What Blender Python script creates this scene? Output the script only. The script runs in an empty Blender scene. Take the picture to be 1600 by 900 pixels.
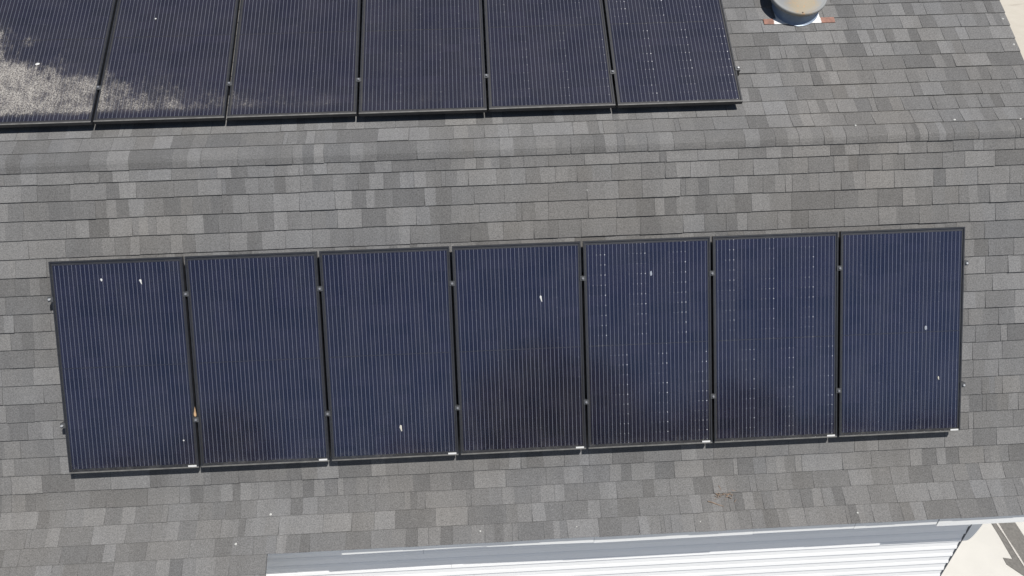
import bpy, math, random
import numpy as np
from mathutils import Matrix, Vector
random.seed(11); rng = np.random.default_rng(11)
scene = bpy.context.scene
COL = scene.collection
R = math.radians

# ------------------------------------------------------------------ camera
CAM = np.array([3.30397, -3.98869, 4.82739])
FWD = np.array([0.03502947, 0.78374326, -0.62009632])
RGT = np.array([0.99858752, -0.0522515, -0.0096304])
UPV = np.array([0.03994872, 0.61888309, 0.78446658])
FPX = 1200.0                       # focal length in pixels of a 1600 wide frame
cd = bpy.data.cameras.new('camera'); cam = bpy.data.objects.new('camera', cd); COL.objects.link(cam)
cd.sensor_width = 36.0; cd.lens = 36.0 * FPX / 1600.0; cd.clip_start = 0.05; cd.clip_end = 2000
cam.matrix_world = Matrix(((RGT[0], UPV[0], -FWD[0], CAM[0]), (RGT[1], UPV[1], -FWD[1], CAM[1]),
                           (RGT[2], UPV[2], -FWD[2], CAM[2]), (0, 0, 0, 1)))
scene.camera = cam

# ------------------------------------------------------------------ light
SUN_AZ, SUN_EL = 46.0, 62.0        # azimuth from -Y (towards the viewer) to +X (right)
sdir = Vector((math.cos(R(SUN_EL)) * math.sin(R(SUN_AZ)), -math.cos(R(SUN_EL)) * math.cos(R(SUN_AZ)), math.sin(R(SUN_EL))))
world = bpy.data.worlds.new('World'); scene.world = world; world.use_nodes = True
wn = world.node_tree; bg = wn.nodes['Background']
sky = wn.nodes.new('ShaderNodeTexSky'); sky.sky_type = 'NISHITA'; sky.sun_disc = False
sky.sun_elevation = R(SUN_EL); sky.sun_rotation = math.atan2(sdir.x, sdir.y)
sky.air_density = 1.0; sky.dust_density = 0.25; sky.ozone_density = 3.0
wn.links.new(sky.outputs[0], bg.inputs[0]); bg.inputs[1].default_value = 0.053
sl = bpy.data.lights.new('sun', 'SUN'); sl.energy = 5.0; sl.angle = R(0.53); sl.color = (1.0, 0.968, 0.922)
so = bpy.data.objects.new('sun', sl); COL.objects.link(so); so.rotation_euler = sdir.to_track_quat('Z', 'Y').to_euler()
scene.view_settings.view_transform = 'Standard'; scene.view_settings.look = 'None'
scene.view_settings.exposure = 0.31; scene.view_settings.gamma = 1.0; scene.view_settings.use_curve_mapping = False

# ------------------------------------------------------------------ geometry frames
AM, AU = R(57.617), R(28.046)      # steep lower slope, shallow upper slope (and flared eave)
B1 = np.array([1.3486, 1.9397]); B2 = np.array([-0.0815, -0.315])     # slope breaks (y, z)
L1 = float(np.linalg.norm(B1 - B2))
XL, XR = -2.4, 7.9                 # roof ends
EXT_X = 1.512                      # right edge of the longer roof on the left
S_RIDGE, S_EAVE, S_EXT = -2.9, 3.102, 3.97
GZ = -2.9                          # ground
YW = -0.22                        # front wall plane
dU = np.array([-math.cos(AU), -math.sin(AU)]); dM = np.array([-math.cos(AM), -math.sin(AM)])

def lin(s):
    if s < 0: return B1 + dU * s
    if s < L1: return B1 + dM * s
    return B2 + dU * (s - L1)
def smooth01(a, b, x):
    t = min(1.0, max(0.0, (x - a) / (b - a))); return t * t * (3 - 2 * t)
def base_pt(s):
    """roof profile: distance down the slope -> point in (y, z), the two breaks rounded"""
    p = lin(s); d = dU if (s < 0 or s >= L1) else dM
    for c, T in ((0.0, 0.075), (L1, 0.13)):
        if abs(s - c) < T:
            A, C, K = lin(c - T), lin(c + T), lin(c)
            t = (s - c + T) / (2 * T)
            p = (1 - t) ** 2 * A + 2 * t * (1 - t) * K + t * t * C
            d = (1 - t) * (K - A) + t * (C - K); d = d / np.linalg.norm(d)
    n = np.array([d[1], -d[0]])
    # the decking sits a shingle's thickness lower; the break bulges where the course is folded over it
    off = -0.008 - 0.010 * smooth01(-0.15, -0.5, s)
    c = -0.045; off += 0.034 * math.exp(-((s - c) / (0.15 if s < c else 0.052)) ** 2)
    return p + n * off
_pc = {}
def prof(s):
    k = round(float(s), 5)
    if k not in _pc:
        e = 0.004; d = base_pt(s + e) - base_pt(s - e); d = d / np.linalg.norm(d)
        _pc[k] = (base_pt(s), np.array([d[1], -d[0]]))
    return _pc[k]
def rp(x, s, h=0.0):
    p, n = prof(s)
    return (float(x), float(p[0] + n[0] * h), float(p[1] + n[1] * h))
def project(P):
    d = np.asarray(P, float) - CAM; z = d @ FWD
    return np.stack([800 + FPX * (d @ RGT) / z, 450 - FPX * (d @ UPV) / z], -1)

# ------------------------------------------------------------------ mesh helpers
class MB:
    def __init__(self): self.v = []; self.f = []; self.t = []
    def quad(self, a, b, c, d, tone=None):
        n = len(self.v); self.v += [a, b, c, d]; self.f.append((n, n + 1, n + 2, n + 3)); self.t.append(tone)
    def poly(self, pts, tone=None):
        n = len(self.v); self.v += list(pts); self.f.append(tuple(range(n, n + len(pts)))); self.t.append(tone)
    def hexa(self, p, tone=None):
        """eight corners: four below (counter clockwise), four above"""
        n = len(self.v); self.v += [tuple(q) for q in p]
        for f in ((3, 2, 1, 0), (4, 5, 6, 7), (0, 1, 5, 4), (1, 2, 6, 5), (2, 3, 7, 6), (3, 0, 4, 7)):
            self.f.append(tuple(n + i for i in f)); self.t.append(tone)
    def box(self, x0, x1, y0, y1, z0, z1):
        self.hexa([(x0, y0, z0), (x1, y0, z0), (x1, y1, z0), (x0, y1, z0), (x0, y0, z1), (x1, y0, z1), (x1, y1, z1), (x0, y1, z1)])
    def extrude(self, pts2, f0, f1):
        """closed outline, f0/f1 map a 2-D point to the two ends"""
        a = [f0(p) for p in pts2]; b = [f1(p) for p in pts2]; n = len(self.v); k = len(a)
        self.v += a + b
        self.f.append(tuple(n + i for i in range(k))); self.t.append(None)
        self.f.append(tuple(n + k + i for i in reversed(range(k)))); self.t.append(None)
        for i in range(k):
            j = (i + 1) % k; self.f.append((n + i, n + k + i, n + k + j, n + j)); self.t.append(None)
    def lathe(self, prof2, seg, M=None, close_top=False):
        n = len(self.v); k = len(prof2)
        for i in range(seg):
            a = 2 * math.pi * i / seg
            for r, z in prof2: self.v.append((r * math.cos(a), r * math.sin(a), z))
        for i in range(seg):
            j = (i + 1) % seg
            for q in range(k - 1):
                self.f.append((n + i * k + q, n + j * k + q, n + j * k + q + 1, n + i * k + q + 1)); self.t.append(None)
    def tube(self, pts, rads, seg=6):
        pts = [Vector(p) for p in pts]; n = len(self.v)
        for i, p in enumerate(pts):
            d = (pts[min(i + 1, len(pts) - 1)] - pts[max(i - 1, 0)]).normalized()
            u = d.cross(Vector((0.3, 0.2, 1))).normalized(); w = d.cross(u)
            for q in range(seg):
                a = 2 * math.pi * q / seg; self.v.append(tuple(p + (u * math.cos(a) + w * math.sin(a)) * rads[i]))
        for i in range(len(pts) - 1):
            for q in range(seg):
                r = (q + 1) % seg
                self.f.append((n + i * seg + q, n + i * seg + r, n + (i + 1) * seg + r, n + (i + 1) * seg + q)); self.t.append(None)
        self.f.append(tuple(n + q for q in range(seg))); self.t.append(None)
        self.f.append(tuple(n + (len(pts) - 1) * seg + q for q in reversed(range(seg)))); self.t.append(None)
    def mesh(self, name, mat, smooth=False):
        me = bpy.data.meshes.new(name); me.from_pydata(self.v, [], self.f)
        if any(t is not None for t in self.t):
            at = me.attributes.new('tone', 'FLOAT_COLOR', 'FACE')
            at.data.foreach_set('color', np.array([(*(t if t is not None else (.12, .12, .12)), 1.0) for t in self.t], np.float32).ravel())
        if smooth: me.polygons.foreach_set('use_smooth', [True] * len(me.polygons))
        if mat: me.materials.append(mat)
        return me
    def build(self, name, mat, parent=None, smooth=False):
        return link(name, self.mesh(name, mat, smooth), parent)
def link(name, me, parent=None):
    o = bpy.data.objects.new(name, me); COL.objects.link(o)
    if parent is not None: o.parent = parent
    return o
def tag(o, label=None, cat=None, group=None, kind=None):
    if label: o['label'] = label
    if cat: o['category'] = cat
    if group: o['group'] = group
    if kind: o['kind'] = kind
    return o
def empty(name, loc=(0, 0, 0), M=None):
    o = bpy.data.objects.new(name, None); COL.objects.link(o); o.empty_display_size = 0.1
    if M is not None: o.matrix_world = M
    else: o.location = loc
    return o

# ------------------------------------------------------------------ material helpers
class NT:
    def __init__(self, name):
        self.m = bpy.data.materials.new(name); self.m.use_nodes = True; self.t = self.m.node_tree
        self.b = self.t.nodes['Principled BSDF']; self.out = self.t.nodes['Material Output']
    def n(self, kind, **kw):
        nd = self.t.nodes.new(kind)
        for k, v in kw.items(): setattr(nd, k, v)
        return nd
    def l(self, a, b): self.t.links.new(a, b)
    def math(self, op, a, b=None, c=None, clamp=False):
        nd = self.n('ShaderNodeMath', operation=op, use_clamp=clamp)
        for i, x in enumerate((a, b, c)):
            if x is None: continue
            if isinstance(x, (int, float)): nd.inputs[i].default_value = x
            else: self.l(x, nd.inputs[i])
        return nd.outputs[0]
    def noise(self, scale, detail=2.0, rough=0.5, vec=None, dist=0.0):
        nd = self.n('ShaderNodeTexNoise'); nd.inputs['Scale'].default_value = scale; nd.inputs['Detail'].default_value = detail
        nd.inputs['Roughness'].default_value = rough; nd.inputs['Distortion'].default_value = dist
        if vec is not None: self.l(vec, nd.inputs['Vector'])
        return nd.outputs['Fac']
    def ramp(self, fac, stops):
        nd = self.n('ShaderNodeValToRGB'); cr = nd.color_ramp
        while len(cr.elements) < len(stops): cr.elements.new(0.5)
        for e, (p, c) in zip(cr.elements, stops):
            e.position = p; e.color = (*c, 1) if not isinstance(c, (int, float)) else (c, c, c, 1)
        self.l(fac, nd.inputs[0]); return nd.outputs[0]
    def mix(self, fac, a, b, mode='MIX'):
        nd = self.n('ShaderNodeMix', data_type='RGBA', blend_type=mode)
        for sock, x in ((nd.inputs[0], fac), (nd.inputs[6], a), (nd.inputs[7], b)):
            if isinstance(x, (int, float)): sock.default_value = x
            elif isinstance(x, tuple): sock.default_value = (*x, 1)
            else: self.l(x, sock)
        return nd.outputs[2]
    def coords(self, kind='Object'):
        return self.n('ShaderNodeTexCoord').outputs[kind]
    def maprange(self, x, a, b, c=0.0, d=1.0, smooth=False):
        nd = self.n('ShaderNodeMapRange', interpolation_type='SMOOTHSTEP' if smooth else 'LINEAR')
        self.l(x, nd.inputs[0])
        for i, v in enumerate((a, b, c, d)): nd.inputs[1 + i].default_value = v
        return nd.outputs[0]
    def bump(self, h, strength, dist):
        nd = self.n('ShaderNodeBump'); nd.inputs['Strength'].default_value = strength; nd.inputs['Distance'].default_value = dist
        self.l(h, nd.inputs['Height']); self.l(nd.outputs[0], self.b.inputs['Normal'])
    def set(self, **kw):
        for k, v in kw.items():
            s = self.b.inputs[{'base': 'Base Color', 'rough': 'Roughness', 'metal': 'Metallic', 'spec': 'Specular IOR Level'}[k]]
            if isinstance(v, (int, float)): s.default_value = v
            elif isinstance(v, tuple): s.default_value = (*v, 1)
            else: self.l(v, s)
        return self.m

def plain(name, col, rough=0.5, metal=0.0, var=0.12, scale=18.0, spec=0.5):
    t = NT(name); c = t.coords()
    f = t.noise(scale, 4, 0.6, c)
    a = tuple(x * (1 - var) for x in col); b = tuple(min(1, x * (1 + var)) for x in col)
    return t.set(base=t.ramp(f, [(0.3, a), (0.7, b)]), rough=rough, metal=metal, spec=spec)

def shingle_mat():
    t = NT('shingle_granules'); c = t.coords()
    at = t.n('ShaderNodeAttribute', attribute_name='tone').outputs['Color']
    g = t.noise(115, 3, 0.75, c)                     # mineral granules
    g2 = t.noise(260, 1, 0.5, c)
    gf = t.maprange(g, 0.32, 0.68, 0.66, 1.34)
    col = t.mix(1.0, at, t.ramp(gf, [(0.0, 0.0), (1.0, 1.0)]), 'MULTIPLY')
    gcol = t.n('ShaderNodeVectorMath', operation='SCALE'); t.l(at, gcol.inputs[0]); t.l(gf, gcol.inputs['Scale'])
    w = t.noise(0.55, 3, 0.55, c)                    # weathering, slow and faint
    tint = t.ramp(w, [(0.38, (0.99, 1.0, 1.02)), (0.5, (1.0, 1.0, 1.0)), (0.66, (1.025, 1.005, 0.98))])
    col = t.mix(1.0, gcol.outputs[0], tint, 'MULTIPLY')
    mp = t.n('ShaderNodeMapping'); mp.inputs['Scale'].default_value = (7.0, 0.9, 0.9); t.l(c, mp.inputs[0])
    run = t.ramp(t.noise(1.0, 4, 0.6, mp.outputs[0]), [(0.3, (0.93, 0.925, 0.92)), (0.7, (1.06, 1.06, 1.06))])   # rain streaks
    col = t.mix(1.0, col, run, 'MULTIPLY')
    worn = t.maprange(t.noise(2.6, 5, 0.7, c, 0.5), 0.58, 0.72, 0.0, 0.16)                                       # worn patches
    col = t.mix(worn, col, (0.19, 0.183, 0.172))
    sp = t.maprange(g2, 0.70, 0.78, 0.0, 0.55)       # pale granules
    col = t.mix(sp, col, (0.42, 0.41, 0.40))
    t.bump(g, 0.35, 0.004)
    return t.set(base=col, rough=0.92, spec=0.25)
M_SH = shingle_mat()
M_DECK = plain('roof_underlay', (0.055, 0.055, 0.056), 0.95, scale=40)

def white_mat(name, col, lo=0.93):
    t = NT(name); c = t.coords()
    mp = t.n('ShaderNodeMapping'); mp.inputs['Scale'].default_value = (0.6, 6, 6); t.l(c, mp.inputs[0])
    f = t.noise(1.6, 5, 0.65, mp.outputs[0])
    f2 = t.noise(30, 3, 0.6, c)
    base = t.ramp(f, [(0.3, tuple(x * lo for x in col)), (0.65, col)])
    base = t.mix(t.maprange(f2, 0.62, 0.75, 0.0, 0.12), base, (0.45, 0.44, 0.42))
    return t.set(base=base, rough=0.45, spec=0.35)
M_SIDING = white_mat('white_siding_paint', (0.80, 0.80, 0.79), 0.95)
M_TRIM = white_mat('white_trim_paint', (0.80, 0.80, 0.78), 0.9)
M_SOFFIT = white_mat('soffit_paint', (0.70, 0.70, 0.68))
M_CORNERSHADE = plain('corner_channel_shade', (0.07, 0.075, 0.085), 0.6)  # shadow gap at the siding ends, painted into the channel's colour

def ground_mat():
    t = NT('pale_concrete'); c = t.coords()
    a = t.noise(0.25, 5, 0.6, c); b = t.noise(3.5, 6, 0.65, c, 0.4); d = t.noise(60, 3, 0.6, c)
    col = t.ramp(a, [(0.3, (0.385, 0.352, 0.298)), (0.7, (0.43, 0.395, 0.335))])
    col = t.mix(t.maprange(b, 0.35, 0.7, 0.0, 0.35), col, (0.49, 0.46, 0.40))
    vo = t.n('ShaderNodeTexVoronoi', feature='DISTANCE_TO_EDGE'); vo.inputs['Scale'].default_value = 0.16; t.l(c, vo.inputs['Vector'])
    nz = t.noise(1.3, 4, 0.6, c)
    crack = t.math('MULTIPLY', t.maprange(vo.outputs['Distance'], 0.0, 0.012, 1.0, 0.0), t.maprange(nz, 0.45, 0.6, 0.0, 0.45))
    col = t.mix(crack, col, (0.24, 0.21, 0.17))
    blot = t.maprange(t.noise(0.9, 6, 0.7, c, 0.8), 0.60, 0.72, 0.0, 0.35)
    col = t.mix(blot, col, (0.36, 0.31, 0.24))
    col = t.mix(t.maprange(d, 0.6, 0.75, 0.0, 0.25), col, (0.33, 0.3, 0.26))
    return t.set(base=col, rough=0.9, spec=0.2)
M_GROUND = ground_mat()
M_STRIP = plain('dark_grey_strip', (0.125, 0.118, 0.108), 0.9, var=0.18, scale=35)
M_STRIPLINE = plain('pale_strip_line', (0.40, 0.38, 0.35), 0.9, var=0.25, scale=60)

# ------------------------------------------------------------------ ground and what lies on it
g = MB()
n = 12
for i in range(n):
    for j in range(n):
        a, b = -300 + 600 * i / n, -300 + 600 * (i + 1) / n; c_, d_ = -300 + 600 * j / n, -300 + 600 * (j + 1) / n
        g.quad((a, c_, GZ), (b, c_, GZ), (b, d_, GZ), (a, d_, GZ))
tag(g.build('ground', M_GROUND), kind='structure')
m = MB(); z = GZ + 0.004
m.quad((7.0, -0.32, z), (14.0, -0.32, z), (14.0, 9.0, z), (7.0, 9.0, z))
tag(m.build('patio', plain('cream_concrete', (0.45, 0.435, 0.40), 0.9, var=0.05, scale=1.7)), kind='structure')
m = MB()
m.quad((-40, -16, z), (40, -16, z), (40, -0.34, z), (-40, -0.34, z))
tag(m.build('unseen_bounce_slab', plain('grey_bounce_slab', (0.33, 0.34, 0.36), 0.9, var=0.2, scale=30)), kind='structure')  # unseen slab, added to set the bounce light on the front wall
m = MB(); z = GZ + 0.009
m.poly([(9.066, 7.5, z), (9.060, 0.86, z), (9.046, 0.552, z), (8.95, 0.575, z), (8.945, 0.49, z), (9.046, 0.354, z), (9.34, -0.05, z), (9.34, 7.5, z)])
tag(m.build('ground_strip', M_STRIP), kind='structure')  # dark grey strip with a notched end on the pale ground
m = MB(); k = 40; z = GZ + 0.014
for i in range(k):
    y0, y1 = 0.46 + 7.0 * i / k, 0.46 + 7.0 * (i + 1) / k
    w0 = 0.010 + 0.004 * math.sin(i * 2.7); w1 = 0.010 + 0.004 * math.sin((i + 1) * 2.7); x = 9.125
    m.quad((x - w0, y0, z), (x + w0, y0, z), (x + w1, y1, z), (x - w1, y1, z))
tag(m.build('strip_line', M_STRIPLINE), kind='structure')  # thin pale line along the dark strip

# ------------------------------------------------------------------ house
house = empty('house', (3.0, 0.0, GZ))
tag(house, 'house with grey shingled two-pitch roof, flared eave and white lap siding', 'house')
HINV = (-3.0, 0.0, -GZ)
def hpart(mb, name, mat, parent=None, smooth=False):
    """part of the house given in world coordinates"""
    o = mb.build(name, mat, parent or house, smooth)
    if parent is None: o.location = HINV
    return o

# roof deck: one sheet below the shingles, both slopes, with thickness
SS = [S_RIDGE, -1.5, -0.4] + list(np.linspace(-0.30, 0.12, 22)) + [0.6, 1.4, 2.2] + list(np.linspace(L1 - 0.135, L1 + 0.135, 7)) + [3.0]
deck = MB()
def sheet(x0, x1, ss, h0=0.0010, h1=-0.022):
    top = [(rp(x0, s, h0), rp(x1, s, h0)) for s in ss]; bot = [(rp(x0, s, h1), rp(x1, s, h1)) for s in ss]
    for i in range(len(ss) - 1):
        deck.quad(top[i][0], top[i + 1][0], top[i + 1][1], top[i][1], (.12, .12, .12))
        deck.quad(bot[i][1], bot[i + 1][1], bot[i + 1][0], bot[i][0])
        deck.quad(top[i][1], top[i + 1][1], bot[i + 1][1], bot[i][1])
        deck.quad(bot[i][0], bot[i + 1][0], top[i + 1][0], top[i][0])
    deck.quad(top[-1][0], bot[-1][0], bot[-1][1], top[-1][1])
sheet(EXT_X, XR - 0.01, SS + [S_EAVE - 0.015])
sheet(XL, EXT_X, SS + [S_EAVE - 0.015, S_EXT - 0.015])
yr = rp(0, S_RIDGE)[1]
for i in range(len(SS) - 1):                     # the far side of the roof mirrors this one
    def mir(q): return (q[0], 2 * yr - q[1], q[2])
    a, b = SS[i], SS[i + 1]
    deck.quad(mir(rp(XR, a)), mir(rp(XR, b)), mir(rp(XL, b)), mir(rp(XL, a)))
roof = hpart(deck, 'roof', M_SH)

# shingles ---------------------------------------------------------------
butts = [-0.1375 - 0.1415 * i for i in range(19, -1, -1)] + [0.0155, 0.108, 0.2355, 0.379, 0.5245, 0.670, 0.8125, 0.9545]
butts += [0.9545 + 0.1408 * i for i in range(1, 5)] + [1.6585, 1.8045, 1.9485, 2.0945, 2.2395, 2.3845, 2.5305, 2.6765, 2.8155, 2.9605, 3.102]
butts += [3.102 + 0.145 * i for i in range(1, 7)]
def tone():
    r = random.random()
    if r < 0.17: v = random.uniform(0.094, 0.105)
    elif r < 0.42: v = random.uniform(0.134, 0.149)
    else: v = random.uniform(0.108, 0.130)
    w = random.gauss(0, 0.005)
    return (v * (1.012 + w), v * (1.0 + w * 0.2), v * (0.988 - w))
def skew(x, s):
    return 0.0 if s > 3.09 else -0.0025 * (x - 3.4)
blocks = []                                       # (list of tabs, s_top, s_butt)
for ci, sb in enumerate(butts):
    st = butts[ci - 1] if ci else S_RIDGE
    xe = EXT_X if sb > 3.11 else XR
    x = XL - random.uniform(0, 0.3)
    while x < xe:
        r = random.random()
        if r < 0.06: w = random.uniform(0.03, 0.06)
        elif r < 0.34: w = random.uniform(0.26, 0.36)
        else: w = random.uniform(0.17, 0.26)
        x1 = x + w
        last = x1 > xe - 0.06
        if last: x1 = xe
        if x1 > XL:
            nsub = 1 if w < 0.12 else random.choices((1, 2, 3), (0.36, 0.52, 0.12))[0]
            cuts = sorted([0.0, 1.0] + [(k + random.uniform(-0.2, 0.2)) / nsub for k in range(1, nsub)])
            tabs = []; prev = None
            jb = random.gauss(0, 0.0012); lift = 0.004 if random.random() < 0.06 else 0.0
            sl = [0.0] + [random.uniform(-0.010, 0.010) for _ in cuts[1:-1]] + [0.0]
            for k in range(len(cuts) - 1):
                tn = tone()
                if prev is not None and abs(tn[0] - prev) < 0.015: tn = tone()
                prev = tn[0]
                hb = (0.0118 if 0 < sb < L1 else 0.0090) + (tn[0] - 0.12) * 0.035 + random.uniform(-0.0007, 0.0007) + lift
                tabs.append((x + cuts[k] * (x1 - x), x + cuts[k + 1] * (x1 - x), sl[k], sl[k + 1], hb, tn))
            blocks.append((tabs, st, sb + jb, last))
        x = x1
        if last: break

def tab_geo(mb, tabs, st, sb, last):
    near = min(abs(st), abs(sb), abs(st - L1), abs(sb - L1)) < 0.2 or (st < 0 < sb)
    ns = 8 if (st < -0.01 < sb + 0.05) else (4 if near else 1)
    nt = len(tabs)
    lean = random.uniform(-0.004, 0.004)
    for k, (xa, xb, sa, sc, hb, tn) in enumerate(tabs):
        gap0 = None
        if k == 0: gap0 = xa - 0.0022; xa += 0.0021
        if k == nt - 1 and not last: xb -= 0.0021
        top0 = st - 0.02
        rows = []
        for q in range(ns + 1):
            t = q / ns
            s = top0 + (sb - top0) * t
            la = sa * (1 - t) + lean * (0.5 - t); lb = sc * (1 - t) + lean * (0.5 - t)
            h = 0.0016 + (hb - 0.0016) * t
            x0, x1 = xa + la, xb + lb
            rows.append((rp(x0, s + skew(x0, sb), h), rp(x1, s + skew(x1, sb), h), rp(x0, s + skew(x0, sb), -0.002), rp(x1, s + skew(x1, sb), -0.002)))
        for q in range(ns):
            a, b = rows[q], rows[q + 1]
            mb.quad(a[0], b[0], b[1], a[1], tn)
            mb.quad(a[2], b[2], b[0], a[0], tn); mb.quad(a[1], b[1], b[3], a[3], tn)
        e = rows[-1]; mb.quad(e[0], e[2], e[3], e[1], tn)
        if gap0 is not None:                        # floor of the slot: the backing layer of the laminate
            gl_ = []
            for q in range(ns + 1):
                t = q / ns; s = top0 + (sb - top0) * t
                la = sa * (1 - t) + lean * (0.5 - t); h = 0.0012 + max(0.0, hb - 0.0046) * t
                gl_.append((rp(gap0 + la, s + skew(gap0, sb), h), rp(xa + la, s + skew(xa, sb), h)))
            for q in range(ns): mb.quad(gl_[q][0], gl_[q + 1][0], gl_[q + 1][1], gl_[q][1], (0.10, 0.10, 0.10))
            mb.quad(gl_[-1][0], rp(gap0, sb + skew(gap0, sb), -0.002), rp(xa, sb + skew(xa, sb), -0.002), gl_[-1][1], (0.10, 0.10, 0.10))

def poly_area(P):
    x, y = P[:, 0], P[:, 1]; return 0.5 * abs(np.dot(x, np.roll(y, -1)) - np.dot(y, np.roll(x, -1)))
def inside(pt, quad):
    s = None
    for i in range(4):
        a, b = quad[i], quad[(i + 1) % 4]; c = (b[0] - a[0]) * (pt[1] - a[1]) - (b[1] - a[1]) * (pt[0] - a[0])
        if s is None: s = c > 0
        elif (c > 0) != s: return False
    return True
mid_quad = [(76, 411), (1512, 353), (1501, 684), (108, 752)]      # roof covered by the two rows of panels, as seen
up_quad = [(-60, 206), (1160, 172), (1110, -40), (-60, -40)]
score = []
for i, (tabs, st, sb, last) in enumerate(blocks):
    x0, x1 = tabs[0][0], tabs[-1][1]
    P = project([rp(x0, st), rp(x1, st), rp(x1, sb), rp(x0, sb)])
    # sample the block on a small grid: the share of it that is in frame and not under a panel
    k = 0
    for a in (0.1, 0.37, 0.63, 0.9):
        for b in (0.15, 0.5, 0.85):
            q = project(rp(x0 + a * (x1 - x0), st + b * (sb - st)))
            if 0 < q[0] < 1600 and 0 < q[1] < 900 and not inside(q, mid_quad) and not inside(q, up_quad): k += 1
    score.append(poly_area(P) * k / 12)
order = sorted(range(len(blocks)), key=lambda i: -score[i])
single = set(order[:300])
rest = MB()
for i, bl in enumerate(blocks):
    if i in single:
        mb = MB(); tab_geo(mb, *bl); mb.build('shingle', M_SH, roof)
    else: tab_geo(rest, *bl)
tag(rest.build('shingle_field', M_SH, roof), kind='stuff')

# walls ------------------------------------------------------------------
CX = 7.468                                         # right corner of the front wall
WX0 = 1.16                                         # wall of the projecting part on the left
SOF = -0.548                                       # soffit height
wl = MB()
wl.box(WX0, CX - 0.012, YW + 0.012, YW + 0.10, GZ, SOF + 0.02)
wall = hpart(wl, 'front_wall', M_SIDING)
EXPO = 0.1146
nb = int((SOF - GZ) / EXPO) + 1
zt = SOF
boards = []
for i in range(nb):
    z1 = zt - i * EXPO; z0 = max(GZ + 0.01, z1 - EXPO)
    joint = random.uniform(2.6, 6.2) if i % 2 else None
    spans = [(WX0 + 0.002, CX - 0.014)] if joint is None else [(WX0 + 0.002, joint - 0.001), (joint + 0.001, CX - 0.014)]
    for xa, xb in spans:
        b = MB(); jx = random.uniform(-0.003, 0.003) if xb > 7 else 0
        f = YW + 0.010
        o_ = [(f, z1), (f - 0.0045, z1 - 0.001), (f - 0.0075, z0 + 0.040), (f - 0.0100, z0 + 0.034), (f - 0.0150, z0 + 0.002), (f - 0.0135, z0 - 0.001), (f, z0 - 0.0008)]
        b.extrude(o_, lambda p: (xa, p[0], p[1]), lambda p: (xb + jx, p[0], p[1]))
        b.build('siding_board', M_SIDING, wall)
c = MB(); c.box(CX - 0.013, CX, YW - 0.002, YW + 0.10, GZ, SOF); hpart(c, 'corner_trim_shade', M_CORNERSHADE)
# curved bracket under the eave at the corner
c = MB()
bz = -1.245; out = [(CX + 0.001, SOF), (CX + 0.001, bz), (CX + 0.045, bz + 0.004)]
for k in range(1, 8):
    a = k / 7; out.append((CX + 0.045 + 0.06 * math.sin(a * math.pi / 2), bz + 0.004 + 0.50 * (1 - math.cos(a * math.pi / 2)) * 0.72))
out.append((out[-1][0], SOF))
c.extrude(out, lambda p: (p[0], YW + 0.004, p[1]), lambda p: (p[0], YW + 0.08, p[1]))
hpart(c, 'eave_bracket', M_TRIM)
# gable end, back wall and the projecting part on the left
ss = list(np.linspace(S_RIDGE, -0.1, 8)) + list(np.linspace(-0.08, 0.08, 5)) + [0.7, 1.5, 2.3] + list(np.linspace(L1 - 0.12, L1 + 0.1, 5))
prf = [rp(0, s, -0.03)[1:] for s in ss if rp(0, s)[1] > YW + 0.1]
prf = prf + [(YW + 0.101, GZ)]
bk = [(2 * yr - y, z) for y, z in prf]
gb = MB()
gb.extrude(prf + bk[::-1], lambda p: (CX - 0.10, p[0], p[1]), lambda p: (CX - 0.004, p[0], p[1]))
hpart(gb, 'gable_wall', M_SIDING)
wg = MB(); ye = rp(0, S_EXT)[1] + 0.25; ze = rp(0, S_EXT)[2] - 0.05
wg.box(XL + 0.2, WX0, ye, ye + 0.1, GZ, ze)
wg.extrude([(ye + 0.1, GZ), (ye + 0.1, ze), (YW + 0.1, SOF - 0.0), (YW + 0.1, GZ)], lambda p: (WX0 - 0.1, p[0], p[1]), lambda p: (WX0, p[0], p[1]))
hpart(wg, 'wing_wall', M_SIDING)
bw = MB(); bw.box(XL + 0.2, CX - 0.1, 2 * yr - YW - 0.1, 2 * yr - YW - 0.0, GZ, SOF); hpart(bw, 'back_wall', M_SIDING)
# soffit and fascia boards along the eave
sf = MB(); sf.box(EXT_X + 0.002, XR - 0.03, -0.409, YW + 0.012, SOF, SOF + 0.015); hpart(sf, 'soffit', M_SOFFIT)
fas = [(1.514, 2.075, -0.600, -0.602, 0.0), (2.077, 3.23, -0.638, -0.622, 0.001), (3.233, 4.10, -0.632, -0.648, 0.0), (4.102, 5.40, -0.652, -0.646, 0.0015),
       (5.402, 6.235, -0.640, -0.640, 0.0), (6.238, 6.925, -0.643, -0.640, 0.001), (6.932, XR - 0.012, -0.660, -0.664, 0.006)]
for xa, xb, za, zb, dy in fas:
    f = MB(); y0, y1 = -0.427 - dy, -0.410
    f.hexa([(xa, y0, za), (xb, y0, zb), (xb, y1, zb), (xa, y1, za), (xa, y0, -0.528), (xb, y0, -0.528), (xb, y1, -0.520), (xa, y1, -0.520)])
    hpart(f, 'fascia_board', M_TRIM)
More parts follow.
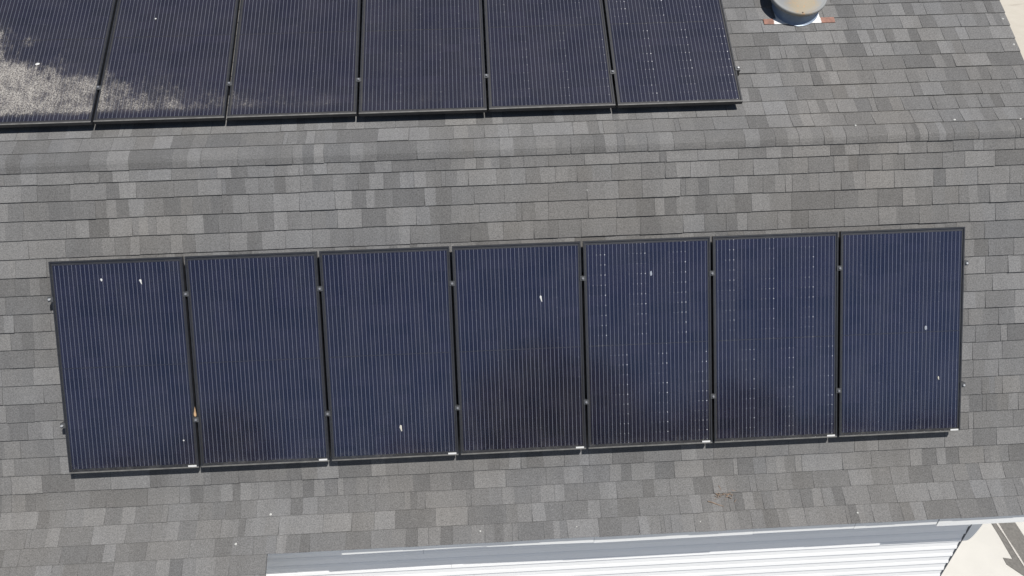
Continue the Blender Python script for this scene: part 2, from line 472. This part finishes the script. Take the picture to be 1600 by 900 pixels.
# trim under the edge of the left extension and along the right rake
f = MB(); a = rp(0, S_EAVE + 0.02, -0.024); b = rp(0, S_EXT - 0.03, -0.024)
f.hexa([(EXT_X - 0.06, b[1], b[2] - 0.10), (EXT_X - 0.04, b[1], b[2] - 0.10), (EXT_X - 0.04, a[1], a[2] - 0.10), (EXT_X - 0.06, a[1], a[2] - 0.10),
        (EXT_X - 0.06, b[1], b[2]), (EXT_X - 0.04, b[1], b[2]), (EXT_X - 0.04, a[1], a[2]), (EXT_X - 0.06, a[1], a[2])])
hpart(f, 'rake_board', M_TRIM)
f = MB(); rs = [S_RIDGE, -1.0] + list(np.linspace(-0.08, 0.08, 5)) + [1.2] + list(np.linspace(L1 - 0.13, L1 + 0.13, 5)) + [S_EAVE - 0.04]
for i in range(len(rs) - 1):
    p = [rp(XR - 0.035, rs[i], -0.023), rp(XR - 0.015, rs[i], -0.023), rp(XR - 0.015, rs[i + 1], -0.023), rp(XR - 0.035, rs[i + 1], -0.023)]
    q = [rp(XR - 0.035, rs[i], -0.15), rp(XR - 0.015, rs[i], -0.15), rp(XR - 0.015, rs[i + 1], -0.15), rp(XR - 0.035, rs[i + 1], -0.15)]
    f.hexa(q + p)
hpart(f, 'rake_board', M_TRIM)

# ------------------------------------------------------------------ solar panels
PW, PL, GAP = 1.0, 1.6612, 0.02
CU, CV, BX, BY, MG = 0.159, 0.0797, 0.023, 0.0316, 0.004
def cell_mat(name, seed, dots, brown):
    t = NT(name); uv = t.n('ShaderNodeUVMap', uv_map='cells').outputs[0]
    sx = t.n('ShaderNodeSeparateXYZ'); t.l(uv, sx.inputs[0]); u, v = sx.outputs[0], sx.outputs[1]
    fu = t.math('FRACT', u); fv = t.math('FRACT', v); iu = t.math('FLOOR', u); iv = t.math('FLOOR', v)
    # each cell a slightly different blue black
    cmb = t.n('ShaderNodeCombineXYZ'); t.l(iu, cmb.inputs[0]); t.l(iv, cmb.inputs[1]); cmb.inputs[2].default_value = seed * 7.31
    wn_ = t.n('ShaderNodeTexWhiteNoise', noise_dimensions='3D'); t.l(cmb.outputs[0], wn_.inputs[0])
    col = t.ramp(wn_.outputs[0], [(0.0, (0.0052, 0.0048, 0.0090)), (1.0, (0.0100, 0.0088, 0.0165))])
    # narrow gaps between the cells
    du = t.math('ABSOLUTE', t.math('SUBTRACT', fu, 0.5)); dv = t.math('ABSOLUTE', t.math('SUBTRACT', fv, 0.5))
    gap = t.math('MAXIMUM', t.math('GREATER_THAN', du, 0.5 - 0.0008 / CU), t.math('GREATER_THAN', dv, 0.5 - 0.0008 / CV))
    col = t.mix(gap, col, (0.008, 0.008, 0.010))
    # five silver bus bars in each cell
    b5 = t.math('MULTIPLY', fu, 5.0); fb = t.math('FRACT', b5); ib = t.math('FLOOR', b5)
    db = t.math('ABSOLUTE', t.math('SUBTRACT', fb, 0.5))
    bar = t.math('LESS_THAN', db, 0.0018 / (CU / 5))
    bar = t.math('MULTIPLY', bar, t.math('LESS_THAN', dv, 0.5 - 0.0006 / CV))
    col = t.mix(bar, col, (0.105, 0.11, 0.13))
    if dots > 0:                                   # sun glints on the solder pads, painted pale at the cell ends
        glint_v = t.math('GREATER_THAN', dv, 0.5 - 0.0030 / CV)
        pad = t.math('MULTIPLY', glint_v, t.math('LESS_THAN', db, 0.0034 / (CU / 5)))  # mask of the painted glints
        par = t.math('MODULO', t.math('ADD', iu, t.math('GREATER_THAN', v, 9.98)), 2.0)   # painted glints show only in alternately wired strings
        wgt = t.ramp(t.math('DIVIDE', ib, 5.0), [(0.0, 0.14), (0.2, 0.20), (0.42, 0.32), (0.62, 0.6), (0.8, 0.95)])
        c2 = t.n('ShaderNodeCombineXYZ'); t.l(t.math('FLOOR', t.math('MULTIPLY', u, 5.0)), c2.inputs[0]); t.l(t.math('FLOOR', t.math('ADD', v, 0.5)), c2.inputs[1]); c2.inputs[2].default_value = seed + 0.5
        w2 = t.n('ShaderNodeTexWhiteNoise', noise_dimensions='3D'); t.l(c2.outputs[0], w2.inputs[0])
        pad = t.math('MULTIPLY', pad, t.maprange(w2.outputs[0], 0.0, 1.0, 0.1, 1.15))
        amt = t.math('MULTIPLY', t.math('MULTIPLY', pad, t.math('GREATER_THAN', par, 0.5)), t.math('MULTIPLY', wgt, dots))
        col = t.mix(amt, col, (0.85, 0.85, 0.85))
    t.b.inputs['IOR'].default_value = 1.95                  # blue nitride coating on the silicon
    t.b.inputs['Specular Tint'].default_value = (0.48, 0.56, 0.94, 1)
    return t.set(base=col, rough=0.16, spec=0.5)
def glass_mat(name, x0, upper, seed):
    """clear cover glass with whatever dirt lies on it; local x, y run in metres over the panel"""
    t = NT(name); nt = t.t; c = t.coords(); sp = t.n('ShaderNodeSeparateXYZ'); t.l(c, sp.inputs[0]); px, py = sp.outputs[0], sp.outputs[1]
    tr = t.n('ShaderNodeBsdfTransparent'); gl = t.n('ShaderNodeBsdfGlossy'); gl.inputs['Roughness'].default_value = 0.08
    fr = t.n('ShaderNodeFresnel'); 
    geo = t.n('ShaderNodeNewGeometry')            # same reflectance from either side of the thin pane
    t.l(t.maprange(geo.outputs['Backfacing'], 0.0, 1.0, 1.55, 1 / 1.55), fr.inputs[0])
    wv = t.n('ShaderNodeBump'); wv.inputs['Strength'].default_value = 0.02; wv.inputs['Distance'].default_value = 0.01
    t.l(t.noise(2.2, 2, 0.5, c), wv.inputs['Height']); t.l(wv.outputs[0], gl.inputs['Normal'])
    m1 = t.n('ShaderNodeMixShader'); t.l(fr.outputs[0], m1.inputs[0]); t.l(tr.outputs[0], m1.inputs[1]); t.l(gl.outputs[0], m1.inputs[2])
    df = t.n('ShaderNodeBsdfDiffuse'); 
    off = t.n('ShaderNodeVectorMath', operation='ADD'); off.inputs[1].default_value = (x0, seed * 3.17, 0); t.l(c, off.inputs[0]); vec = off.outputs[0]
    film = t.maprange(t.noise(3.0, 4, 0.6, vec), 0.3, 0.75, 0.6, 1.35)
    speck = t.maprange(t.noise(75, 2, 0.6, vec), 0.74, 0.78, 0.0, 0.5)
    if upper:
        X = t.math('ADD', px, x0 + 0.687)          # metres from the left end of the upper row
        st = t.n('ShaderNodeMapping'); st.inputs['Scale'].default_value = (1.0, 0.30, 1.0); t.l(vec, st.inputs[0])
        st2 = t.n('ShaderNodeMapping'); st2.inputs['Scale'].default_value = (1.0, 0.55, 1.0); t.l(vec, st2.inputs[0])
        top = t.math('ADD', t.math('MULTIPLY', t.math('POWER', 2.71828, t.math('MULTIPLY', X, -0.75)), 0.86), 0.14)
        top = t.math('MULTIPLY', top, t.maprange(t.noise(4.0, 3, 0.6, vec), 0.3, 0.7, 0.8, 1.2))
        top = t.math('ADD', top, t.maprange(t.noise(26, 3, 0.7, st.outputs[0]), 0.3, 0.7, -0.10, 0.10))   # run marks
        amt = t.math('ADD', t.math('MULTIPLY', t.math('POWER', 2.71828, t.math('MULTIPLY', X, -0.60)), 1.15), 0.33)
        body = t.maprange(t.math('SUBTRACT', top, py), -0.10, 0.36, 0.0, 1.0, True)
        low = t.maprange(t.math('ADD', py, t.math('MULTIPLY', t.noise(30, 2, 0.5, vec), 0.04)), 0.06, 0.15, 0.06, 1.0, True)
        patch = t.maprange(t.noise(7.0, 3, 0.6, vec), 0.36, 0.64, 0.62, 1.18)
        fld = t.math('MULTIPLY', t.math('MULTIPLY', t.math('MULTIPLY', body, low), amt), patch)
        fine = t.noise(125, 4, 0.78, st2.outputs[0])
        grit = t.maprange(t.noise(120, 2, 0.6, vec), 0.40, 0.60, 0.05, 1.15)
        th = t.math('SUBTRACT', 0.65, t.math('MULTIPLY', fld, 0.34))
        grime = t.math('DIVIDE', t.math('SUBTRACT', fine, th), 0.19, clamp=True)
        grime = t.math('MULTIPLY', t.math('MULTIPLY', grime, grit), t.maprange(fld, 0.02, 0.12), clamp=True)
        grime = t.math('MULTIPLY', grime, t.maprange(fld, 0.05, 0.95, 0.34, 1.0))
        grime = t.math('MULTIPLY', grime, t.maprange(t.noise(34, 3, 0.7, st.outputs[0]), 0.34, 0.62, 0.55, 1.05), clamp=True)
        mask = t.math('ADD', t.math('MULTIPLY', grime, 0.60), t.math('MULTIPLY', film, 0.034), clamp=True)
        mask = t.math('ADD', mask, t.math('MULTIPLY', t.math('POWER', fld, 1.4), 0.10), clamp=True)
        t.l(t.mix(grime, (0.37, 0.34, 0.305), (0.39, 0.37, 0.34)), df.inputs[0])
    else:
        sm = t.n('ShaderNodeMapping'); sm.inputs['Scale'].default_value = (1.0, 0.22, 1.0); t.l(vec, sm.inputs[0])
        mask = t.math('MULTIPLY', t.math('MULTIPLY', film, 0.015), t.maprange(t.noise(9, 4, 0.65, sm.outputs[0]), 0.3, 0.7, 0.3, 1.7))
        mask = t.math('ADD', mask, t.math('MULTIPLY', t.maprange(py, 0.0, 0.10, 1.0, 0.0, True), t.maprange(t.noise(18, 4, 0.7, vec), 0.45, 0.75, 0.0, 0.10)))
        df.inputs[0].default_value = (0.40, 0.39, 0.38, 1)
    mask = t.math('MAXIMUM', mask, t.math('MULTIPLY', speck, 0.5))
    m2 = t.n('ShaderNodeMixShader'); t.l(mask, m2.inputs[0]); t.l(m1.outputs[0], m2.inputs[1]); t.l(df.outputs[0], m2.inputs[2])
    t.l(m2.outputs[0], t.out.inputs['Surface']); return t.m
M_FRAME = plain('black_anodised_frame', (0.018, 0.019, 0.023), 0.42, 0.0, var=0.25, scale=25)
M_FRAME_DUST = plain('dusty_frame_edge', (0.105, 0.103, 0.098), 0.7, 0.0, var=0.35, scale=14)
M_BACK = plain('black_back_sheet', (0.010, 0.010, 0.012), 0.6)
M_STICK = plain('white_sticker', (0.50, 0.50, 0.49), 0.5, var=0.03)
M_ALU = plain('worn_steel_bolt', (0.62, 0.62, 0.61), 0.35, 0.6, var=0.1)
M_CLAMP = plain('grey_black_clamp', (0.065, 0.067, 0.07), 0.4, 0.2)
M_RAIL = plain('black_rail', (0.018, 0.018, 0.02), 0.45)

def slope_matrix(x, y, z, ang):
    ex = Vector((1, 0, 0)); ey = Vector((0, math.cos(ang), math.sin(ang))); ez = ex.cross(ey)
    return Matrix(((ex.x, ey.x, ez.x, x), (ex.y, ey.y, ez.y, y), (ex.z, ey.z, ez.z, z), (0, 0, 0, 1)))
FW_, FD = 0.011, 0.035            # frame lip width and depth
def frame_rail(kind):
    b = MB()
    if kind in 'LR':
        x0, x1 = (0, FW_) if kind == 'L' else (PW - FW_, PW)
        b.box(x0, x1, FW_, PL - FW_, -FD, 0)
    else:
        y0, y1 = (0, FW_) if kind == 'B' else (PL - FW_, PL)
        b.box(0, PW, y0, y1, -FD, 0)
    return b
FR = {k: frame_rail(k).mesh('frame_rail', M_FRAME) for k in 'LRBT'}
FR['B'].materials.append(M_FRAME_DUST)             # dust settles on the upper face of the lowest rail
for f in FR['B'].polygons:
    if f.normal.z > 0.9: f.material_index = 1
def cells_mesh(half, mat):
    y0 = BY + (10 * CV + MG) * half; y1 = y0 + 10 * CV
    b = MB(); b.quad((BX, y0, -0.006), (PW - BX, y0, -0.006), (PW - BX, y1, -0.006), (BX, y1, -0.006))
    me = b.mesh('cell_array', mat); uvl = me.uv_layers.new(name='cells')
    for i, q in enumerate(((0, 10 * half), (6, 10 * half), (6, 10 * half + 10), (0, 10 * half + 10))): uvl.data[i].uv = q
    return me
bb = MB(); bb.box(FW_, PW - FW_, FW_, PL - FW_, -0.012, -0.0075); ME_BACK = bb.mesh('back_sheet', M_BACK)
def glass_mesh(mat):
    b = MB(); b.quad((FW_, FW_, -0.002), (PW - FW_, FW_, -0.002), (PW - FW_, PL - FW_, -0.002), (FW_, PL - FW_, -0.002)); return b.mesh('cover_glass', mat)
sb_ = MB(); sb_.box(PW - 0.081, PW - 0.016, 0.009, 0.0225, 0.0002, 0.0012); ME_STICK = sb_.mesh('label_sticker', M_STICK)
def solar_panel(M, label, group, dots, x0, upper, seed, sticker):
    p = empty('solar_panel', M=M); tag(p, label, 'solar panel', group)
    for k in 'LRBT': link('frame_rail', FR[k], p)
    link('back_sheet', ME_BACK, p)
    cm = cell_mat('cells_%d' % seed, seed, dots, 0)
    for h in (0, 1): link('cell_array', cells_mesh(h, cm), p)
    link('cover_glass', glass_mesh(glass_mat('glass_%d' % seed, x0, upper, seed)), p)
    if sticker: link('label_sticker', ME_STICK, p)
    return p
ORD = ['first', 'second', 'third', 'fourth', 'fifth', 'sixth', 'seventh']
mid_lab = ['solar panel at the left end of the lower row, two white droppings near its top',
           'second solar panel from the left in the lower row, dry leaf stuck beside it',
           'third solar panel from the left in the lower row, grey streak near its bottom edge',
           'middle solar panel of the lower row with a single white dropping on its upper half',
           'fifth solar panel from the left in the lower row, bright rows of painted sun glints',
           'sixth solar panel from the left in the lower row, next to the right end panel',
           'solar panel at the right end of the lower row']
glints_m = [0, 0.04, 0.06, 0.10, 0.62, 0.5, 0.10]
for i in range(7):
    jit = random.gauss(0, 0.0015)
    solar_panel(slope_matrix(i * (PW + GAP), jit * math.cos(AM), jit * math.sin(AM), AM), mid_lab[i], 'solar panels of the lower row', glints_m[i], i * 1.02, False, i, True)
UX, UY, UZ = -0.68744, 1.62267, 2.18546
up_lab = ['solar panel at the left end of the upper row, thickly caked with pale dust',
          'second solar panel from the left in the upper row, pale dust on its lower left',
          'third solar panel from the left in the upper row, light dust at its bottom edge',
          'fourth solar panel from the left in the upper row',
          'fifth solar panel from the left in the upper row',
          'solar panel at the right end of the upper row, bright rows of painted sun glints']
glints_u = [0.04, 0.08, 0.1, 0.16, 0.28, 0.8]
for i in range(6):
    jit = random.gauss(0, 0.0015)
    solar_panel(slope_matrix(UX + i * (PW + GAP), UY + jit * math.cos(AU), UZ + jit * math.sin(AU), AU), up_lab[i], 'solar panels of the upper row', glints_u[i], UX + i * 1.02, True, 10 + i, False)

# rails with clamps ------------------------------------------------------
hexm = MB(); hexm.lathe([(0.0, 0.0105), (0.0085, 0.0105), (0.0095, 0.009), (0.0095, 0.0)], 6); ME_BOLT = hexm.mesh('bolt', M_ALU); ME_BOLT2 = hexm.mesh('bolt', plain('dull_bolt', (0.16, 0.165, 0.18), 0.5))
cl = MB(); cl.box(-0.0205, 0.0205, -0.0185, 0.0185, 0.0003, 0.0045); cl.box(-0.008, 0.008, -0.0185, 0.0185, -0.036, 0.0003); ME_CLAMP = cl.mesh('mid_clamp', M_CLAMP)
ec = MB(); ec.box(-0.009, 0.030, -0.020, 0.020, 0.0003, 0.0045); ec.box(0.002, 0.030, -0.020, 0.020, -0.036, 0.0003); ME_END = ec.mesh('end_clamp', M_CLAMP)
def rail(M, npan, stand, label, group):
    r = empty('mounting_rail', M=M); tag(r, label, 'rail', group)
    W = npan * PW + (npan - 1) * GAP
    b = MB(); b.box(-0.035, W + 0.035, -0.02, 0.02, -0.076, -0.0362); b.build('beam', M_RAIL, r)
    for k in range(int(W / 1.2) + 1):
        b = MB(); x = 0.3 + k * 1.2
        if x > W - 0.1: break
        b.box(x - 0.03, x + 0.03, -0.055, 0.03, -stand + 0.004, -stand + 0.012); b.box(x - 0.006, x + 0.006, -0.03, -0.021, -stand + 0.012, -0.05)
        b.build('foot', M_RAIL, r)
    for k in range(npan - 1):
        c = link('mid_clamp', ME_CLAMP, r); c.location = (PW + GAP / 2 + k * (PW + GAP), 0, 0)
        bt = link('bolt', ME_BOLT2, c); bt.location = (0, 0, 0.0045)
    for sgn, x in ((1, W), (-1, 0)):
        c = link('end_clamp', ME_END, r); c.location = (x, 0, 0)
        if sgn < 0: c.rotation_euler = (0, 0, math.pi)
        bt = link('bolt', ME_BOLT, c); bt.location = (0.016, 0, 0.0045)
    return r
for s, lb in ((1.372, 'upper black mounting rail under the lower row of solar panels'), (0.384, 'lower black mounting rail under the lower row of solar panels')):
    rail(slope_matrix(0, s * math.cos(AM), s * math.sin(AM), AM), 7, 0.1, lb, 'mounting rails of the lower row')
for s, lb in ((0.326, 'black mounting rail under the upper row of solar panels'),):
    rail(slope_matrix(UX, UY + s * math.cos(AU), UZ + s * math.sin(AU), AU), 6, 0.088, lb, None)

# ------------------------------------------------------------------ roof vent
def vent_cap_mat():
    t = NT('stained_vent_cap'); c = t.coords(); sp = t.n('ShaderNodeSeparateXYZ'); t.l(c, sp.inputs[0])
    off = t.n('ShaderNodeVectorMath', operation='SUBTRACT'); off.inputs[1].default_value = (0.0, -0.05, 0.13); t.l(c, off.inputs[0])
    sc = t.n('ShaderNodeVectorMath', operation='MULTIPLY'); sc.inputs[1].default_value = (1.0, 0.9, 0.0); t.l(off.outputs[0], sc.inputs[0])
    ln = t.n('ShaderNodeVectorMath', operation='LENGTH'); t.l(sc.outputs[0], ln.inputs[0])
    nz = t.noise(9, 5, 0.7, c, 0.6); nz2 = t.noise(38, 4, 0.7, c)
    f = t.math('ADD', ln.outputs['Value'], t.math('MULTIPLY', t.math('SUBTRACT', nz, 0.5), 0.16))
    col = t.mix(t.maprange(f, 0.07, 0.17, 0.75, 0.0, True), (0.21, 0.215, 0.215), (0.27, 0.215, 0.13))
    rust = t.math('MULTIPLY', t.maprange(nz2, 0.56, 0.66, 0.0, 0.75), t.maprange(f, 0.06, 0.17, 1.0, 0.0, True))
    col = t.mix(rust, col, (0.38, 0.20, 0.08))
    return t.set(base=col, rough=0.62, metal=0.0, spec=0.3)
M_CAP = vent_cap_mat()
M_VENT = plain('vent_throat_metal', (0.20, 0.24, 0.30), 0.35, 0.3, var=0.1)
def flash_mat():
    t = NT('vent_flashing_paint'); c = t.coords(); sp = t.n('ShaderNodeSeparateXYZ'); t.l(c, sp.inputs[0])
    ax = t.math('ABSOLUTE', t.math('ADD', sp.outputs[0], 0.012))
    e = t.math('ADD', ax, t.math('MULTIPLY', t.math('SUBTRACT', t.noise(24, 3, 0.6, c), 0.5), 0.03))
    col = t.mix(t.maprange(e, 0.198, 0.208), t.ramp(t.noise(14, 4, 0.6, c), [(0.3, (0.55, 0.55, 0.54)), (0.7, (0.74, 0.73, 0.71))]), t.ramp(t.noise(26, 4, 0.65, c), [(0.3, (0.13, 0.065, 0.048)), (0.7, (0.26, 0.125, 0.09))]))
    return t.set(base=col, rough=0.7)
M_FLASH = flash_mat()
vs = -(2.572 - B1[0]) / math.cos(AU)
VX = 6.075
vb = rp(VX, vs, 0.008)
vent = empty('roof_vent', M=slope_matrix(*vb, AU)); tag(vent, 'round white roof vent with rust stained cap beside the upper solar panels', 'vent')
f = MB(); f.box(-0.30, 0.315, -0.165, -0.108, -0.004, 0.004); f.box(-0.19, 0.19, -0.108, 0.30, -0.004, 0.004); f.build('flashing', M_FLASH, vent)
SHEAR = 0.62                                       # the throat stands nearly plumb on the slope
def sheared(mb): mb.v = [(x, y + max(0.0, z) * SHEAR, z) for x, y, z in mb.v]; return mb
b = MB(); b.lathe([(0.200, 0.005), (0.190, 0.010), (0.182, 0.025), (0.176, 0.08), (0.172, 0.112)], 48); sheared(b).build('throat', M_VENT, vent, True)
b = MB(); b.lathe([(0.165, 0.092), (0.236, 0.090), (0.2500, 0.094), (0.2515, 0.110), (0.248, 0.122), (0.240, 0.1255), (0.231, 0.1220), (0.222, 0.1230), (0.19, 0.1340), (0.15, 0.1480), (0.10, 0.1600), (0.05, 0.1665), (0.0, 0.168)], 64)
for i, (x, y, z) in enumerate(b.v): b.v[i] = (x, y + 0.12 * SHEAR, z)
cap = b.build('cap', M_CAP, vent, True)
b = MB(); b.lathe([(0.0, 0.004), (0.006, 0.003), (0.007, 0.0)], 8); bo = b.build('rivet', plain('rusty_rivet', (0.03, 0.025, 0.02), 0.8), cap); bo.location = (-0.012, -0.236 + 0.12 * SHEAR, 0.1240)

# ------------------------------------------------------------------ droppings, leaf, twigs, specks
def dropping_mat(name, col): return plain(name, col, 0.8, var=0.1, scale=90)
M_DROP = dropping_mat('dried_dropping', (0.48, 0.48, 0.47)); M_DROPG = dropping_mat('faded_dropping', (0.22, 0.24, 0.28))
M_DROPB = dropping_mat('dull_dropping', (0.42, 0.40, 0.35))
def blob(M, name, w, l, mat, label, cat, group, tail=0.0, h=0.0015):
    b = MB(); k = 11; pts = []
    for i in range(k):
        a = 2 * math.pi * i / k; r = random.uniform(0.7, 1.15); y = math.sin(a) * l * r; x = math.cos(a) * w * r
        if tail and math.sin(a) < -0.8: y -= tail; x += tail * 0.35
        pts.append((x, y))
    n0 = len(b.v); b.v += [(0, 0, h)] + [(x * 0.75, y * 0.75, h * 0.8) for x, y in pts] + [(x, y, 0.0) for x, y in pts]
    for i in range(k):
        j = (i + 1) % k; b.f += [(0, 1 + i, 1 + j), (1 + i, 1 + k + i, 1 + k + j, 1 + j)]; b.t += [None, None]
    o = b.build(name, mat, None, True); o.matrix_world = M; tag(o, label, cat, group)
def on_mid(x, s, h=0.0): 
    return slope_matrix(x, s * math.cos(AM) - math.sin(AM) * h, s * math.sin(AM) + math.cos(AM) * h, AM)
def on_up(x, s, h=0.0):
    return slope_matrix(x, UY + s * math.cos(AU) - math.sin(AU) * h, UZ + s * math.sin(AU) + math.cos(AU) * h, AU)
GD = 'bird droppings on the solar panels'
for x, s, w, l, tl, mt, lb in (
    (0.381, 1.508, .008, .009, .006, M_DROP, 'small white bird dropping near the upper middle of the left end panel, lower row'),
    (0.673, 1.490, .009, .010, .020, M_DROP, 'white bird dropping with a thin tail, right of the other on the left end panel'),
    (3.736, 1.235, .008, .016, .022, M_DROP, 'white streaked bird dropping on the middle panel of the lower row'),
    (2.594, 0.250, .009, .016, .018, M_DROPB, 'dull beige dropping streak near the bottom of the third panel, lower row'),
    (4.607, 1.390, .010, .020, .0, M_DROPG, 'faded bluish smudge near the top of the fifth panel, lower row'),
    (6.819, 0.865, .011, .020, .0, M_DROPG, 'faded bluish smudge on the right half of the right end panel, lower row'),
    (0.90, 0.222, .006, .006, .0, M_DROP, 'tiny white dropping near the lower right corner of the left end panel'),
    (6.93, 0.455, .007, .009, .010, M_DROPB, 'small pale fleck low on the right end panel of the lower row')):
    blob(on_mid(x, s, -0.0008), 'bird_dropping', w, l, mt, lb, 'dropping', GD, tl)
for x, s, w, l, lb in ((-0.204, 0.582, .020, .012, 'white bird dropping at the edge of the dust on the left end panel, upper row'),
                       (0.672, 1.02, .008, .008, 'small white dropping high on the second panel of the upper row')):
    blob(on_up(x, s, -0.0008), 'bird_dropping', w, l, M_DROP, lb, 'dropping', GD)
M_SPECK = plain('white_chip', (0.42, 0.42, 0.40), 0.8)
def on_roof(x, s, h):
    p, nn = prof(s); ang = math.atan2(-nn[0], nn[1]); q = rp(x, s, h); return slope_matrix(*q, ang)
for x, s, w, lb in (
    (1.522, 2.804, .012, 'large white fleck on the flared shingles below the second lower panel'),
    (1.264, 3.015, .010, 'white fleck on the shingles at the lower left, left of the eave step'),
    (3.187, 3.013, .008, 'white fleck just above the eave, below the fourth lower panel'),
    (3.958, 3.017, .006, 'small white fleck just above the eave, below the gap of fourth and fifth panels'),
    (4.953, 3.026, .006, 'small white fleck above the eave under the twig litter'),
    (6.241, 3.019, .009, 'white fleck just above the eave near the right end'),
    (7.117, -0.165, .012, 'white fleck just above the rounded roof break at the right'),
    (7.864, -0.93, .011, 'white fleck by the right roof edge, lower of the two there'),
    (7.857, -1.21, .010, 'white fleck by the right roof edge, upper of the two there'),
    (7.652, -0.152, .009, 'white fleck on the far right just above the roof break'),
    (6.300, -0.137, .009, 'white fleck above the roof break, below the roof vent'),
    (4.134, 0.304, .006, 'tiny white fleck on the shingles between the two rows of panels')):
    blob(on_roof(x, s, 0.006), 'white_fleck', w, w * 0.9, M_SPECK, lb, 'fleck', 'white flecks on the shingles', 0.0, 0.006)
# dry leaf caught at the clamp between the first and second panel
lf = MB()
outl = [(0, 0), (0.010, 0.012), (0.012, 0.030), (0.007, 0.052), (0.001, 0.085), (-0.005, 0.050), (-0.009, 0.028), (-0.008, 0.010)]
lf.v += [(x, y, 0.006 + 6 * x * x * 10 + y * 0.05) for x, y in outl] + [(x, y, 0.004 + 6 * x * x * 10 + y * 0.05) for x, y in outl]
k = len(outl); lf.f += [tuple(range(k)), tuple(reversed(range(k, 2 * k)))] + [(i, k + i, k + (i + 1) % k, (i + 1) % k) for i in range(k)]; lf.t += [None] * (k + 2)
o = lf.build('dry_leaf', plain('dry_leaf', (0.34, 0.22, 0.12), 0.7, var=0.3, scale=50)); o.matrix_world = on_mid(1.008, 0.406, 0.0)
tag(o, 'curled tan dry leaf stuck in the gap between the first two lower panels', 'leaf')
# twigs on the flared shingles
M_TWIG = plain('bare_twig', (0.20, 0.145, 0.105), 0.85, var=0.35, scale=60)
def twig(x, s, dx, ds, r, parent=None, mb=None):
    b = mb or MB(); pts = []
    for i in range(5):
        t = i / 4 - 0.5; q = rp(x + dx * t + random.uniform(-.003, .003), s + ds * t + random.uniform(-.003, .003), 0.009 + random.uniform(0, .004)); pts.append(q)
    b.tube(pts, [r, r * 1.1, r, r * 0.8, r * 0.4], 5); return b
o = twig(5.10, 2.895, 0.125, 0.050, 0.0042).build('twig', M_TWIG); tag(o, 'bare brown twig lying on the shingles below the litter', 'twig')
lt = MB()
for i in range(26):
    twig(5.185 + random.gauss(0, .045), 2.825 + random.gauss(0, .016), random.uniform(-.05, .05), random.uniform(-.03, .03), random.uniform(.0012, .0028), mb=lt)
twig(5.155, 2.775, 0.02, 0.05, 0.0022, mb=lt); twig(5.27, 2.80, 0.05, 0.02, 0.002, mb=lt)
o = lt.build('twig_litter', M_TWIG); tag(o, 'small heap of dry twig litter on the flared shingles', 'twigs', kind='stuff')

# ------------------------------------------------------------------ trees across the road, seen mirrored in the lower panels
def far_trees():
    leaf, n_all = [], 0
    crowns = []
    for az, el in ((4.6, 22.4), (0.5, 20.5), (8.5, 20.6), (-7, 15.0), (13, 15.5), (21, 17.4), (17, 16), (27, 13.6), (-21.7, 17.3), (-15, 13.2), (-28, 13.2), (-34, 12), (34, 12.5), (41, 11), (-42, 11)):
        D = 46 + random.uniform(-3, 3); a = R(az)
        top = 0.7 + D * math.tan(R(el)); rad = random.uniform(3.0, 4.2)
        crowns.append((3.5 + D * math.sin(a), -D * math.cos(a), top, rad))
    V, F = [], []
    for cx, cy, top, rad in crowns:
        h = (top - GZ) * 0.62
        for _ in range(950):
            d = rng.normal(size=3); d /= np.linalg.norm(d); rr = rng.uniform(0.55, 1.0) ** 0.5
            lump = 1 + 0.18 * math.sin(d[0] * 7 + cx) * math.cos(d[2] * 6 + cy)
            p = np.array([cx + d[0] * rad * rr * lump, cy + d[1] * rad * rr * lump, top - h / 2 + d[2] * h / 2 * rr * (0.92 + 0.08 * lump)])
            if p[2] > top: p[2] = top
            u = rng.normal(size=3); u /= np.linalg.norm(u); w = np.cross(u, rng.normal(size=3)); w /= np.linalg.norm(w); s = rng.uniform(0.28, 0.6)
            k = len(V); V.extend([tuple(p - u * s), tuple(p + w * s * 0.6), tuple(p + u * s), tuple(p - w * s * 0.6)]); F.append((k, k + 1, k + 2, k + 3))
        b = MB(); b.tube([(cx, cy, GZ), (cx + 0.2, cy, top - h), (cx, cy + 0.2, top - h * 0.3)], [0.35, 0.25, 0.1], 7)
        k = len(V); V.extend(b.v); F.extend([tuple(k + i for i in f) for f in b.f])
    me = bpy.data.meshes.new('tree_belt'); me.from_pydata(V, [], F); me.materials.append(plain('dark_foliage', (0.050, 0.044, 0.028), 0.8, var=0.4, scale=0.6))
    o = link('tree_belt', me); tag(o, 'dark belt of trees mirrored in the lower solar panels', 'trees', kind='stuff')
far_trees()
